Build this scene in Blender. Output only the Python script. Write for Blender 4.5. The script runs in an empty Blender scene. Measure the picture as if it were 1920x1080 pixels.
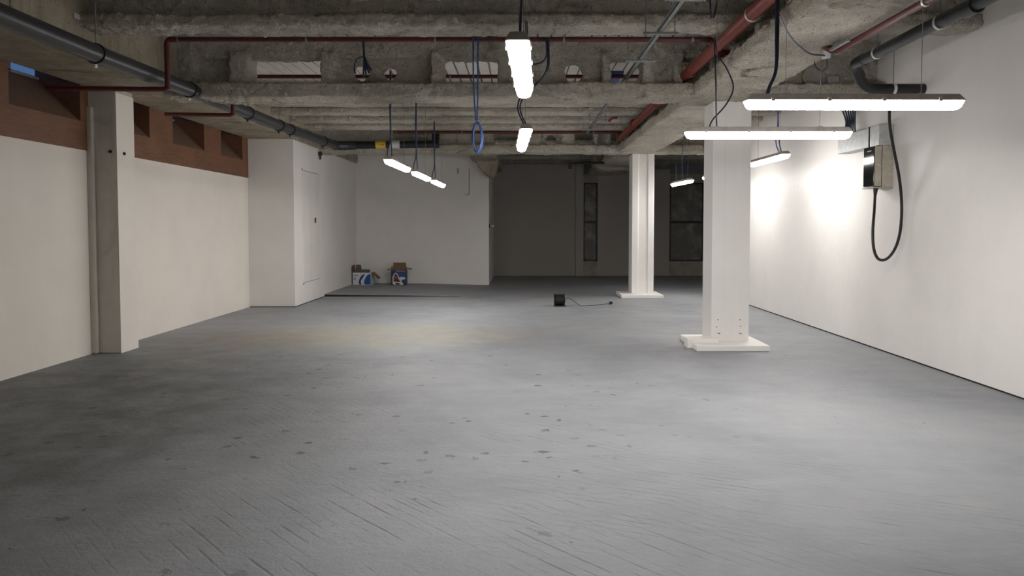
import bpy, bmesh, math, random
from mathutils import Vector, Matrix, noise
random.seed(7)
S = bpy.context.scene
COL = S.collection
PI = math.pi

# ------------------------------------------------------------------ camera, world, exposure
F = 1400.0                      # focal length in pixels of the 1920 wide frame
TH = math.radians(2.4)          # slight downward pitch
CX, CY = 975.0, 425.0 + F*math.tan(TH)
CAMZ = 1.5
cd = bpy.data.cameras.new('camera'); cam = bpy.data.objects.new('camera', cd); COL.objects.link(cam)
cam.location = (0, 0, CAMZ); cam.rotation_euler = (PI/2-TH, 0, 0)
cd.sensor_width = 36; cd.lens = F/1920*36
cd.shift_x = -(CX-960)/1920; cd.shift_y = (CY-540)/1920
cd.clip_start = .05; cd.clip_end = 200
S.camera = cam
S.view_settings.view_transform = 'Standard'; S.view_settings.look = 'None'
S.view_settings.gamma = 1; S.view_settings.use_curve_mapping = False
S.view_settings.exposure = 0.0
LAMP = 86.0                     # radiance of the lamp diffusers
w = bpy.data.worlds.new('dusk_sky'); S.world = w; w.use_nodes = True
w.node_tree.nodes['Background'].inputs[0].default_value = (.16, .30, .62, 1)
w.node_tree.nodes['Background'].inputs[1].default_value = .6
try:
    S.cycles.max_bounces = 10; S.cycles.diffuse_bounces = 6; S.cycles.glossy_bounces = 3
    S.cycles.sample_clamp_indirect = 6; S.cycles.use_denoising = True
except Exception: pass

def at(px, py, Y):
    """the point at depth Y seen at pixel (px, py) of the 1920x1080 frame"""
    xc, yc = (px-CX)/F, (CY-py)/F
    dy, dz = math.cos(TH)+yc*math.sin(TH), -math.sin(TH)+yc*math.cos(TH)
    k = Y/dy
    return Vector((xc*k, Y, CAMZ+dz*k))

# ------------------------------------------------------------------ materials
def newmat(name):
    m = bpy.data.materials.new(name); m.use_nodes = True
    nt = m.node_tree; b = nt.nodes['Principled BSDF']
    return m, nt, b
def N(nt, t, **kw):
    n = nt.nodes.new(t)
    for k, v in kw.items():
        if k in n.inputs: n.inputs[k].default_value = v
        else: setattr(n, k, v)
    return n
def coords(nt, scale=(1,1,1), rot=(0,0,0)):
    g = N(nt, 'ShaderNodeNewGeometry')
    mp = N(nt, 'ShaderNodeMapping'); mp.inputs['Scale'].default_value = scale; mp.inputs['Rotation'].default_value = rot
    nt.links.new(g.outputs['Position'], mp.inputs['Vector'])
    return mp.outputs['Vector']
def noise_tex(nt, vec, scale, detail=4, rough=.6, dist=0):
    n = N(nt, 'ShaderNodeTexNoise'); n.inputs['Scale'].default_value = scale; n.inputs['Detail'].default_value = detail
    n.inputs['Roughness'].default_value = rough; n.inputs['Distortion'].default_value = dist
    nt.links.new(vec, n.inputs['Vector']); return n.outputs['Fac']
def ramp(nt, fac, stops):
    r = N(nt, 'ShaderNodeValToRGB'); e = r.color_ramp.elements
    while len(e) < len(stops): e.new(.5)
    for i, (p, c) in enumerate(stops):
        e[i].position = p; e[i].color = (c, c, c, 1) if isinstance(c, (int, float)) else (*c, 1)
    nt.links.new(fac, r.inputs['Fac']); return r.outputs['Color']
def mix(nt, fac, a, b, mode='MIX'):
    m = N(nt, 'ShaderNodeMix', data_type='RGBA', blend_type=mode)
    if isinstance(fac, (int, float)): m.inputs[0].default_value = fac
    else: nt.links.new(fac, m.inputs[0])
    for i, v in ((6, a), (7, b)):
        if isinstance(v, tuple): m.inputs[i].default_value = (*v, 1)
        else: nt.links.new(v, m.inputs[i])
    return m.outputs[2]
def math_n(nt, op, a, b=0.0):
    m = N(nt, 'ShaderNodeMath', operation=op)
    for i, v in ((0, a), (1, b)):
        if isinstance(v, (int, float)): m.inputs[i].default_value = v
        else: nt.links.new(v, m.inputs[i])
    return m.outputs[0]
def bump(nt, b, h, strength, dist, prev=None):
    n = N(nt, 'ShaderNodeBump'); n.inputs['Strength'].default_value = strength; n.inputs['Distance'].default_value = dist
    nt.links.new(h, n.inputs['Height'])
    if prev: nt.links.new(prev, n.inputs['Normal'])
    nt.links.new(n.outputs['Normal'], b.inputs['Normal']); return n.outputs['Normal']

def plain(name, c, rough=.5, metal=0.0, var=.12, spec=.5, nscale=18):
    m, nt, b = newmat(name)
    v = coords(nt); f = noise_tex(nt, v, nscale, 3)
    lo = tuple(x*(1-var) for x in c); hi = tuple(min(1, x*(1+var)) for x in c)
    nt.links.new(ramp(nt, f, [(.35, lo), (.65, hi)]), b.inputs['Base Color'])
    b.inputs['Roughness'].default_value = rough; b.inputs['Metallic'].default_value = metal
    b.inputs['Specular IOR Level'].default_value = spec
    return m
def mat_paint(name, c, rough=.55, bs=.25, stain=.06, spec=.4):
    m, nt, b = newmat(name)
    v = coords(nt); f = noise_tex(nt, v, 1.3, 5, .6); g = noise_tex(nt, v, 38, 3)
    lo = tuple(x*(1-stain) for x in c)
    nt.links.new(ramp(nt, f, [(.3, lo), (.6, c)]), b.inputs['Base Color'])
    b.inputs['Roughness'].default_value = rough; b.inputs['Specular IOR Level'].default_value = spec
    p = bump(nt, b, g, bs, .004)
    bump(nt, b, noise_tex(nt, v, 4, 3), .25, .02, p)
    return m
def mat_concrete(name, a, c, dark, bs=.5, scale=2.0, pit=True, streak=True, lumps=0.0):
    m, nt, b = newmat(name)
    v = coords(nt); f = noise_tex(nt, v, scale, 7, .65, .4)
    col = ramp(nt, f, [(.32, a), (.62, c)])
    bl = ramp(nt, noise_tex(nt, v, scale*.9, 6, .7, 1.0), [(.60, 0.0), (.74, 1.0)])
    col = mix(nt, bl, col, dark)
    if streak:
        sv = coords(nt, (3, 3, .5)); s = ramp(nt, noise_tex(nt, sv, 3, 5, .6), [(.5, 0.0), (.75, .55)])
        col = mix(nt, s, col, dark)
    if pit:
        q = ramp(nt, noise_tex(nt, v, 55, 3, .5), [(.30, 1.0), (.36, 0.0)])
        col = mix(nt, q, col, tuple(x*.5 for x in dark))
    nt.links.new(col, b.inputs['Base Color'])
    b.inputs['Roughness'].default_value = .9; b.inputs['Specular IOR Level'].default_value = .2
    p = bump(nt, b, noise_tex(nt, v, 45, 5, .7), bs, .012)
    p = bump(nt, b, noise_tex(nt, v, 9, 5, .6), bs, .03, p)
    if lumps:
        col = mix(nt, ramp(nt, noise_tex(nt, v, 26, 5, .75, .5), [(.30, .4), (.40, 0.0)]), col, dark); nt.links.new(col, b.inputs['Base Color'])
        bump(nt, b, noise_tex(nt, v, 17, 4, .75, .6), lumps, .10, p)
    return m
def mat_floor():
    m, nt, b = newmat('grey_floor_paint')
    v = coords(nt)
    big = noise_tex(nt, v, .55, 5, .6, .5)
    col = ramp(nt, big, [(.30, (.222, .231, .248)), (.50, (.278, .288, .304)), (.70, (.32, .329, .342))])
    # streaky brushing along the sweep of the float
    sv = coords(nt, (.6, 3.0, 1), (0, 0, math.radians(-12)))
    col = mix(nt, ramp(nt, noise_tex(nt, sv, 2.2, 6, .65), [(.5, 0.0), (.75, .35)]), col, (.36, .37, .385))
    # tan and rusty patches in the middle distance, then a broad dark one
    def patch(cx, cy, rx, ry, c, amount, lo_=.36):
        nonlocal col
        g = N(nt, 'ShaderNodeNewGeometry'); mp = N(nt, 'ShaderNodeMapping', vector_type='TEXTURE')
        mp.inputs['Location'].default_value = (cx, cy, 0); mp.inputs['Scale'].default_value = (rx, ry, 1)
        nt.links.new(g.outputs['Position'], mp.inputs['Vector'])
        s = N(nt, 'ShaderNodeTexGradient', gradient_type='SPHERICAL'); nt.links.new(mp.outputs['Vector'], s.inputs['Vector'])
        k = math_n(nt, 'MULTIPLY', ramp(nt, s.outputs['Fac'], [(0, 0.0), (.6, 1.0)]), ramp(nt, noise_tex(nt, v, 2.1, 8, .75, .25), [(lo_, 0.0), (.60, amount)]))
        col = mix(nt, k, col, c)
    patch(-1.9, 10.3, 2.6, 1.5, (.34, .315, .235), .9)
    patch(-3.6, 9.8, 1.4, 1.6, (.29, .24, .195), .7)
    patch(-4.2, 5.0, 3.4, 6.0, (.10, .10, .10), .92, .12)  # darkens the near floor towards the left wall
    # scored ridges: three fans of raking lines
    ridge = None
    for ang, sc, pcx, pcy, prx, pry, msk in ((-43, 4.6, -.3, 3.5, 2.3, 1.3, .40), (-66, 5.0, 1.6, 3.7, 2.8, 1.8, .46), (-40, 5.2, -1.2, 5.2, 2.0, 1.8, .52), (-52, 4.4, .5, 5.0, 1.6, 1.0, .50)):
        rv = coords(nt, (1, 1, 1), (0, 0, math.radians(ang)))
        wv = N(nt, 'ShaderNodeTexWave', wave_type='BANDS', bands_direction='X', wave_profile='SIN')
        wv.inputs['Scale'].default_value = sc; wv.inputs['Distortion'].default_value = 1.1; wv.inputs['Detail'].default_value = 2; wv.inputs['Detail Scale'].default_value = .5
        nt.links.new(rv, wv.inputs['Vector'])
        line = ramp(nt, wv.outputs['Fac'], [(.0, 1.0), (.16, 0.0)])
        ov = N(nt, 'ShaderNodeVectorMath', operation='ADD'); ov.inputs[1].default_value = (ang, ang*.7, 0); nt.links.new(v, ov.inputs[0])
        g = N(nt, 'ShaderNodeNewGeometry'); mp = N(nt, 'ShaderNodeMapping', vector_type='TEXTURE')
        mp.inputs['Location'].default_value = (pcx, pcy, 0); mp.inputs['Scale'].default_value = (prx, pry, 1)
        nt.links.new(g.outputs['Position'], mp.inputs['Vector'])
        sg = N(nt, 'ShaderNodeTexGradient', gradient_type='SPHERICAL'); nt.links.new(mp.outputs['Vector'], sg.inputs['Vector'])
        zone = ramp(nt, sg.outputs['Fac'], [(0, .05), (.6, .8)])
        mk = ramp(nt, noise_tex(nt, ov.outputs[0], .8, 4, .6), [(msk, 0.0), (msk+.1, 1.0)])
        sc_ = N(nt, 'ShaderNodeMapping'); sc_.inputs['Scale'].default_value = (9, 1.6, 1); nt.links.new(rv, sc_.inputs['Vector'])
        bk = ramp(nt, noise_tex(nt, sc_.outputs[0], 1.6, 4, .65), [(.44, 0.0), (.62, 1.0)])
        r = math_n(nt, 'MULTIPLY', math_n(nt, 'MULTIPLY', line, mk), math_n(nt, 'MULTIPLY', bk, zone))
        ridge = r if ridge is None else math_n(nt, 'MAXIMUM', ridge, r)
    # chipped pits
    pit = ramp(nt, noise_tex(nt, coords(nt, (1, 1.4, 1)), 7, 5, .62), [(.27, 1.0), (.32, 0.0)])
    vo = N(nt, 'ShaderNodeTexVoronoi', feature='F1'); vo.inputs['Scale'].default_value = 5.5; vo.inputs['Randomness'].default_value = 1
    wv2 = N(nt, 'ShaderNodeTexNoise'); wv2.inputs['Scale'].default_value = 7; wv2.inputs['Detail'].default_value = 4; nt.links.new(v, wv2.inputs['Vector'])
    off = mix(nt, .10, v, wv2.outputs['Color']); nt.links.new(off, vo.inputs['Vector'])
    wob = math_n(nt, 'ADD', vo.outputs['Distance'], math_n(nt, 'MULTIPLY', math_n(nt, 'SUBTRACT', noise_tex(nt, v, 22, 4, .7), .5), .5))
    g = N(nt, 'ShaderNodeNewGeometry'); mp = N(nt, 'ShaderNodeMapping', vector_type='TEXTURE')
    mp.inputs['Location'].default_value = (-1.6, 6.2, 0); mp.inputs['Scale'].default_value = (3.6, 3.6, 1); nt.links.new(g.outputs['Position'], mp.inputs['Vector'])
    sg = N(nt, 'ShaderNodeTexGradient', gradient_type='SPHERICAL'); nt.links.new(mp.outputs['Vector'], sg.inputs['Vector'])
    zone = ramp(nt, sg.outputs['Fac'], [(0, .0), (.3, 1.0)])
    chip = math_n(nt, 'MULTIPLY', ramp(nt, wob, [(.115, 1.0), (.16, 0.0)]), math_n(nt, 'MULTIPLY', zone, ramp(nt, noise_tex(nt, v, 1.3, 3), [(.44, 0.0), (.54, 1.0)])))
    pit = math_n(nt, 'MAXIMUM', pit, chip)
    col = mix(nt, math_n(nt, 'MULTIPLY', pit, .75), col, (.06, .06, .065))
    col = mix(nt, math_n(nt, 'MULTIPLY', ridge, .6), col, (.09, .09, .095))  # dirt and shade inside the scratches, put into the colour
    nt.links.new(col, b.inputs['Base Color'])
    nt.links.new(ramp(nt, noise_tex(nt, v, 3, 4), [(.3, .50), (.7, .66)]), b.inputs['Roughness'])
    b.inputs['Specular IOR Level'].default_value = .35
    h = math_n(nt, 'SUBTRACT', math_n(nt, 'MULTIPLY', noise_tex(nt, v, 28, 6, .75), .9), math_n(nt, 'ADD', math_n(nt, 'MULTIPLY', ridge, .7), pit))
    p = bump(nt, b, h, .6, .012)
    bump(nt, b, noise_tex(nt, v, 3.5, 5, .6), .4, .03, p)
    return m
def mat_wood():
    m, nt, b = newmat('brown_stained_ply')
    v = coords(nt, (1, 1, 6)); g = coords(nt, (1, .7, 9))
    col = ramp(nt, noise_tex(nt, g, 7, 5, .65, .8), [(.3, (.115, .046, .021)), (.7, (.19, .083, .040))])
    col = mix(nt, ramp(nt, noise_tex(nt, coords(nt), 2.2, 4), [(.45, 0.0), (.75, .5)]), col, (.24, .105, .055))
    nt.links.new(col, b.inputs['Base Color']); b.inputs['Roughness'].default_value = .6
    bump(nt, b, noise_tex(nt, v, 20, 3), .15, .003)
    return m
def mat_emit(name, c, s):
    m = bpy.data.materials.new(name); m.use_nodes = True; nt = m.node_tree
    b = nt.nodes['Principled BSDF']; b.inputs['Base Color'].default_value = (.9, .9, .9, 1)
    b.inputs['Emission Color'].default_value = (*c, 1); b.inputs['Emission Strength'].default_value = s
    return m
def mat_diffuser(name, c, s):
    # downward facing strip behind an opal cover: the flanks give off less than the underside
    m = mat_emit(name, c, s); nt = m.node_tree; b = nt.nodes['Principled BSDF']
    g = N(nt, 'ShaderNodeNewGeometry'); x = N(nt, 'ShaderNodeSeparateXYZ'); nt.links.new(g.outputs['Normal'], x.inputs[0])
    k = N(nt, 'ShaderNodeMapRange'); k.inputs['From Min'].default_value = 0; k.inputs['From Max'].default_value = -.95
    k.inputs['To Min'].default_value = s*.20; k.inputs['To Max'].default_value = s
    nt.links.new(x.outputs['Z'], k.inputs['Value']); nt.links.new(k.outputs[0], b.inputs['Emission Strength'])
    return m
def mat_dusty_glass():
    m, nt, b = newmat('dusty_glass'); v = coords(nt)
    f = noise_tex(nt, v, 2.5, 6, .65, .5)
    nt.links.new(ramp(nt, f, [(.3, (.16, .155, .14)), (.7, (.42, .41, .38))]), b.inputs['Base Color'])
    nt.links.new(ramp(nt, f, [(.35, .35), (.7, .75)]), b.inputs['Alpha']); b.inputs['Roughness'].default_value = .5
    return m
def mat_glass():
    m = bpy.data.materials.new('window_glass'); m.use_nodes = True; nt = m.node_tree
    nt.nodes.remove(nt.nodes['Principled BSDF'])
    o = nt.nodes['Material Output']; t = N(nt, 'ShaderNodeBsdfTransparent'); g = N(nt, 'ShaderNodeBsdfGlossy')
    t.inputs[0].default_value = (.85, .88, .9, 1); g.inputs['Roughness'].default_value = .05
    x = N(nt, 'ShaderNodeMixShader'); x.inputs[0].default_value = .08
    nt.links.new(t.outputs[0], x.inputs[1]); nt.links.new(g.outputs[0], x.inputs[2]); nt.links.new(x.outputs[0], o.inputs[0])
    return m

M = dict(
    wall=mat_paint('white_wall_paint', (.80, .775, .75), .42, .22),
    rear=mat_paint('shaded_rear_paint', (.40, .38, .35), .7, .3),  # wall colour darkened to stand in for the unlit rear bay
    cream=mat_paint('cream_wall_paint', (.80, .752, .685), .5, .25),
    leaf=mat_paint('off_white_leaf_paint', (.76, .73, .695), .45, .2),
    column=mat_paint('white_column_paint', (.82, .80, .775), .5, .3),
    spray=mat_concrete('sprayed_fireproofing', (.55, .505, .425), (.79, .735, .635), (.22, .185, .14), 1.0, 1.6, True, False, 1.0),
    concrete=mat_concrete('raw_board_concrete', (.26, .22, .16), (.40, .355, .28), (.13, .11, .085), .45, 1.6),
    pale_concrete=mat_concrete('dusty_concrete', (.30, .28, .24), (.44, .41, .37), (.18, .165, .14), .4, 2.0),
    deck=mat_paint('pale_deck', (.62, .59, .54), .8, .4, .2),
    floor=mat_floor(), wood=mat_wood(), glass=mat_glass(), dusty_glass=mat_dusty_glass(),
    wood_pale=plain('pale_brown_ply', (.17, .105, .07), .65),
    red=plain('oxide_red_pipe_paint', (.17, .026, .018), .45, 0, .2),
    red_dark=plain('dark_red_pipe_paint', (.085, .014, .011), .5, 0, .2),
    pvc=plain('dark_grey_plastic_pipe', (.030, .032, .036), .38, 0, .15),
    black=plain('black_rubber', (.010, .010, .011), .45),
    black_plastic=plain('black_plastic', (.012, .012, .014), .35),
    gloss_black=plain('gloss_black_panel', (.006, .009, .008), .08),
    steel=plain('galvanised_steel', (.56, .57, .58), .45, .35, .1),
    dullsteel=plain('dull_zinc', (.25, .265, .27), .5, .6, .2),
    clip=plain('bright_clip', (.75, .75, .75), .35, .3),
    blue=plain('blue_cable', (.030, .085, .26), .45),
    deep_blue=plain('deep_blue_cable', (.020, .045, .13), .5),
    navy=plain('navy_cable', (.014, .020, .050), .45),
    housing=plain('lamp_housing_grey', (.42, .39, .36), .5),
    wire=plain('thin_wire', (.30, .29, .27), .4, .6),
    beige=plain('beige_enclosure', (.55, .51, .42), .45),
    greyplate=plain('grey_plate', (.33, .34, .35), .5),
    frame=plain('blue_black_frame', (.012, .014, .022), .5),
    greypanel=mat_paint('grey_panel', (.20, .205, .22), .6),
    pilaster=mat_concrete('greyed_pilaster', (.50, .47, .42), (.58, .55, .50), (.42, .39, .345), .15, 1.2, False),
    dark_gap=plain('black_shadow_gap', (.02, .018, .016), .9),
    card=plain('brown_cardboard', (.19, .115, .065), .8),
    card_grey=plain('grey_card', (.20, .195, .19), .8),
    white_print=plain('white_print', (.62, .64, .68), .6),
    blue_print=plain('blue_print', (.012, .075, .30), .5),
    navy_print=plain('navy_print', (.025, .032, .10), .5),
    violet_print=plain('violet_print', (.16, .15, .30), .5),
    pale_blue_print=plain('pale_blue_print', (.45, .58, .70), .6),
    rust_print=plain('rust_print', (.20, .065, .03), .5),
    darkred_print=plain('dark_red_print', (.12, .015, .015), .5),
    yellow=plain('yellow_sticker', (.62, .42, .05), .6),
    white_sticker=plain('white_sticker', (.55, .55, .56), .6),
    ink=plain('dark_ink', (.04, .035, .03), .7),
    diffuser=mat_diffuser('lit_diffuser', (1.0, .968, .935), LAMP),
)

# ------------------------------------------------------------------ mesh helpers
class MB:
    def __init__(s): s.bm = bmesh.new()
    def box(s, a, b, bev=0.0):
        lo = [min(a[i], b[i]) for i in range(3)]; hi = [max(a[i], b[i]) for i in range(3)]
        vs = [s.bm.verts.new((x, y, z)) for x in (lo[0], hi[0]) for y in (lo[1], hi[1]) for z in (lo[2], hi[2])]
        fs = [s.bm.faces.new([vs[i] for i in f]) for f in ((0,1,3,2), (4,6,7,5), (0,4,5,1), (2,3,7,6), (0,2,6,4), (1,5,7,3))]
        if bev:
            es = list({e for f in fs for e in f.edges})
            bmesh.ops.bevel(s.bm, geom=es, offset=bev, segments=2, affect='EDGES', profile=.5)
        return s
    def prism(s, pts, vec):
        """closed prism: planar polygon pts swept by vec"""
        v = Vector(vec); a = [s.bm.verts.new(p) for p in pts]; b = [s.bm.verts.new(Vector(p)+v) for p in pts]
        n = len(pts); s.bm.faces.new(a[::-1]); s.bm.faces.new(b)
        for i in range(n): s.bm.faces.new((a[i], a[(i+1) % n], b[(i+1) % n], b[i]))
        return s
    def loops(s, rings, cap=True):
        vs = [[s.bm.verts.new(p) for p in r] for r in rings]; n = len(rings[0])
        for k in range(len(vs)-1):
            for i in range(n): s.bm.faces.new((vs[k][i], vs[k][(i+1) % n], vs[k+1][(i+1) % n], vs[k+1][i]))
        if cap: s.bm.faces.new(vs[0][::-1]); s.bm.faces.new(vs[-1])
        return s
    def tube(s, pts, r, seg=10, smooth=0, closed=False):
        p = [Vector(q) for q in pts]
        if smooth: p = catmull(p, smooth, closed)
        n = len(p); rings = []; up = None
        for i in range(n):
            if closed: t = p[(i+1) % n]-p[i-1]
            else: t = p[min(i+1, n-1)]-p[max(i-1, 0)]
            t.normalize()
            if up is None:
                up = Vector((0, 0, 1)) if abs(t.z) < .9 else Vector((1, 0, 0))
            up = up-t*up.dot(t)
            if up.length < 1e-5: up = t.orthogonal()
            up.normalize(); sd = t.cross(up)
            rr = r[i] if isinstance(r, (list, tuple)) else r
            rings.append([p[i]+(up*math.cos(2*PI*k/seg)+sd*math.sin(2*PI*k/seg))*rr for k in range(seg)])
        if closed: rings.append(rings[0]); s.loops(rings, False); bmesh.ops.remove_doubles(s.bm, verts=s.bm.verts[:], dist=1e-6)
        else: s.loops(rings)
        return s
    def cyl(s, a, b, r, seg=24): return s.tube([a, b], r, seg)
    def ring(s, c, axis, r0, r1, wdt, seg=24):
        """flat band: hollow ring about an axis"""
        c = Vector(c); ax = Vector(axis).normalized(); u = ax.orthogonal().normalized(); v = ax.cross(u)
        rings = []
        for off, r in ((-wdt/2, r0), (-wdt/2, r1), (wdt/2, r1), (wdt/2, r0)):
            rings.append([c+ax*off+(u*math.cos(2*PI*k/seg)+v*math.sin(2*PI*k/seg))*r for k in range(seg)])
        rings.append(rings[0]); s.loops(rings, False); bmesh.ops.remove_doubles(s.bm, verts=s.bm.verts[:], dist=1e-6)
        return s
    def holed(s, x0, x1, z0, z1, cx, cz, r, y0, y1, seg=32):
        """rectangular slab in the xz plane with a round hole through it"""
        out, inn = [], []
        for k in range(seg):
            a = 2*PI*(k+.5)/seg; c, q = math.cos(a), math.sin(a)
            t = min(((x1-cx)/c if c > 0 else (x0-cx)/c) if abs(c) > 1e-6 else 9e9, ((z1-cz)/q if q > 0 else (z0-cz)/q) if abs(q) > 1e-6 else 9e9)
            out.append((cx+c*t, cz+q*t)); inn.append((cx+c*r, cz+q*r))
        # pull the nearest ray onto every corner
        for X, Z in ((x0, z0), (x0, z1), (x1, z0), (x1, z1)):
            i = min(range(seg), key=lambda k: (out[k][0]-X)**2+(out[k][1]-Z)**2); out[i] = (X, Z)
        R = [[(x, y0, z) for x, z in inn], [(x, y0, z) for x, z in out], [(x, y1, z) for x, z in out], [(x, y1, z) for x, z in inn]]
        R.append(R[0]); s.loops(R, False); bmesh.ops.remove_doubles(s.bm, verts=s.bm.verts[:], dist=1e-6)
        return s
    def poly(s, pts): s.bm.faces.new([s.bm.verts.new(p) for p in pts]); return s
def catmull(p, k, closed=False):
    n = len(p); out = []
    for i in range(n if closed else n-1):
        a = p[(i-1) % n] if closed or i > 0 else p[0]; b = p[i]; c = p[(i+1) % n]; d = p[(i+2) % n] if closed or i+2 < n else p[-1]
        for j in range(k):
            t = j/k
            out.append(.5*((2*b)+(c-a)*t+(2*a-5*b+4*c-d)*t*t+(3*b-a-3*c+d)*t**3))
    if not closed: out.append(p[-1])
    return out
def wmat(o):
    m = Matrix.Translation(o.location) @ o.rotation_euler.to_matrix().to_4x4()
    return wmat(o.parent) @ m if o.parent else m
def link(name, mb, mat, parent=None, local=False, smooth=False, keep=False):
    bm = mb.bm
    bmesh.ops.recalc_face_normals(bm, faces=bm.faces[:])
    loc = Vector((0, 0, 0))
    if parent is not None:
        if not local: bm.transform(wmat(parent).inverted())
    elif not keep:
        xs = [v.co.x for v in bm.verts]; ys = [v.co.y for v in bm.verts]; zs = [v.co.z for v in bm.verts]
        loc = Vector(((min(xs)+max(xs))/2, (min(ys)+max(ys))/2, min(zs))); bm.transform(Matrix.Translation(-loc))
    me = bpy.data.meshes.new(name); bm.to_mesh(me); bm.free()
    o = bpy.data.objects.new(name, me); COL.objects.link(o); o.location = loc
    me.materials.append(M[mat] if isinstance(mat, str) else mat)
    if smooth:
        for p in me.polygons: p.use_smooth = True
        try: me.set_sharp_from_angle(angle=math.radians(40))
        except Exception: pass
    if parent is not None: o.parent = parent
    return o
def tag(o, label, cat, group=None, kind=None):
    o['label'] = label; o['category'] = cat
    if group: o['group'] = group
    if kind: o['kind'] = kind
    return o
def thing(name, label, cat, loc=(0, 0, 0), rz=0, group=None, kind=None):
    o = bpy.data.objects.new(name, None); COL.objects.link(o); o.location = loc; o.rotation_euler = (0, 0, rz); o.empty_display_size = .1
    return tag(o, label, cat, group, kind)
def struct(name, mb, mat, **kw):
    o = link(name, mb, mat, None, **kw); o['kind'] = 'structure'; return o
def copy_tree(o, parent=None):
    c = o.copy(); COL.objects.link(c); c.parent = parent
    for ch in list(o.children): copy_tree(ch, c)
    return c
TEX = bpy.data.textures.new('spray_lumps', 'CLOUDS'); TEX.noise_scale = .11; TEX.noise_depth = 3
TEX3 = bpy.data.textures.new('spray_grain', 'CLOUDS'); TEX3.noise_scale = .045; TEX3.noise_depth = 2
TEX2 = bpy.data.textures.new('beam_sag', 'CLOUDS'); TEX2.noise_scale = .7; TEX2.noise_depth = 1
def sprayed(o, voxel=.03, amt=.035):
    r = o.modifiers.new('remesh', 'REMESH'); r.mode = 'VOXEL'; r.voxel_size = voxel; r.use_smooth_shade = True
    s = o.modifiers.new('soften', 'SMOOTH'); s.factor = .5; s.iterations = 3
    for t, a in ((TEX2, amt*1.1), (TEX, amt*1.3), (TEX3, amt*.9)):
        d = o.modifiers.new('lumps', 'DISPLACE'); d.texture = t; d.strength = a; d.mid_level = .5; d.texture_coords = 'GLOBAL'
    return o

# ------------------------------------------------------------------ room shell
XL, XR, CEIL = -5.05, 4.36, 3.75
YB, YF = 22.8, -6.5            # dark rear wall, wall behind the camera
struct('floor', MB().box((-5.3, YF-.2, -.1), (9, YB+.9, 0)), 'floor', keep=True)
# raised screed in front of the white rear wall, thinning out towards its free edge
m = MB(); m.prism([(-4.2, 16.0, 0), (-4.2, 16.0, .055), (-2.4, 16.0, .035), (-1.25, 16.0, .008), (-1.0, 16.25, 0)], (0, 3.2, 0))
o = struct('trim_1', m, 'floor'); tag(o, 'raised grey floor patch in front of the white rear wall', 'raised floor', kind='structure')
link('edge_gap', MB().prism([(-4.2, 15.992, 0), (-4.2, 15.992, .042), (-2.4, 15.992, .022), (-1.3, 15.992, .003), (-1.25, 15.992, 0)], (0, .009, 0)), 'dark_gap', o)  # dark strip that paints shade over the lit riser
# ribbed ceiling deck
m = MB(); m.box((-5.05, YF-.2, CEIL+.05), (9, YB+.9, CEIL+.2))
x = -4.9
while x < 8.9:
    m.box((x, YF-.1, CEIL), (x+.135, YB+.8, CEIL+.06)); x += .16
struct('ceiling', m, 'deck')
# left wall below the timber windows, then box-out with the access panel, then rear walls
m = MB(); m.box((XL-.2, YF, 0), (XL, 8.78, 2.385)); m.box((XL-.2, 8.78, 0), (XL, 9.66, 3.15)); m.box((XL-.2, 9.66, 0), (XL, 13.9, 2.405))
m.box((XL-.2, YF, 2.385), (XL, 3.6, 3.15))
struct('wall_left', m, 'cream')
m = MB(); m.box((-5.06, 13.9, .008), (-4.2, 19.4, 3.12)); struct('wall_left_boxing', m, 'wall')
m = MB(); m.box((-5.04, 13.885, 0), (-4.19, 13.95, .012)); m.box((-4.25, 13.885, 0), (-4.19, 15.98, .012)); struct('shadow_gap_boxing', m, 'dark_gap')  # black strip put in for the shade line at the boxing's foot
m = MB(); m.box((-4.22, 19.2, 0), (-.8, YB+.3, 3.75)); struct('wall_rear_white', m, 'wall')
# dark rear wall with two window openings
W1, W2 = (1.93, 2.37), (4.56, 6.35)
m = MB()
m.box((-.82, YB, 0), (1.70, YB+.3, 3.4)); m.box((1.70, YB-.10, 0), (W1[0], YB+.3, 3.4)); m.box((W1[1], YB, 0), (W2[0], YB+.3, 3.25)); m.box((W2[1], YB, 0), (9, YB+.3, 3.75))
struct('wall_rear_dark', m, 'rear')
m = MB()
for a, b in (W1, W2):
    m.box((a, YB+.04, 0), (b, YB+.3, .44))
m.box((W1[0], YB+.04, 2.84), (W1[1], YB+.3, 3.1)); m.box((W2[0], YB+.04, 2.84), (W2[1], YB+.3, 3.1))
m.box((-.82, YB+.3, 0), (9, YB+1.0, .05)); m.box((-.82, YB+.2, 0), (9, YB+.4, 3.75))
m.box((-.82, YB+.1, 3.38), (9, YB+.3, 3.75))
struct('wall_rear_lightwell', m, 'pale_concrete')
m = MB(); m.box((W1[0], YB+.03, 3.1), (W1[1], YB+.1, 3.42)); m.box((W2[0], YB+.03, 3.1), (W2[1], YB+.1, 3.42)); struct('trim_2', m, 'greypanel')
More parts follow.
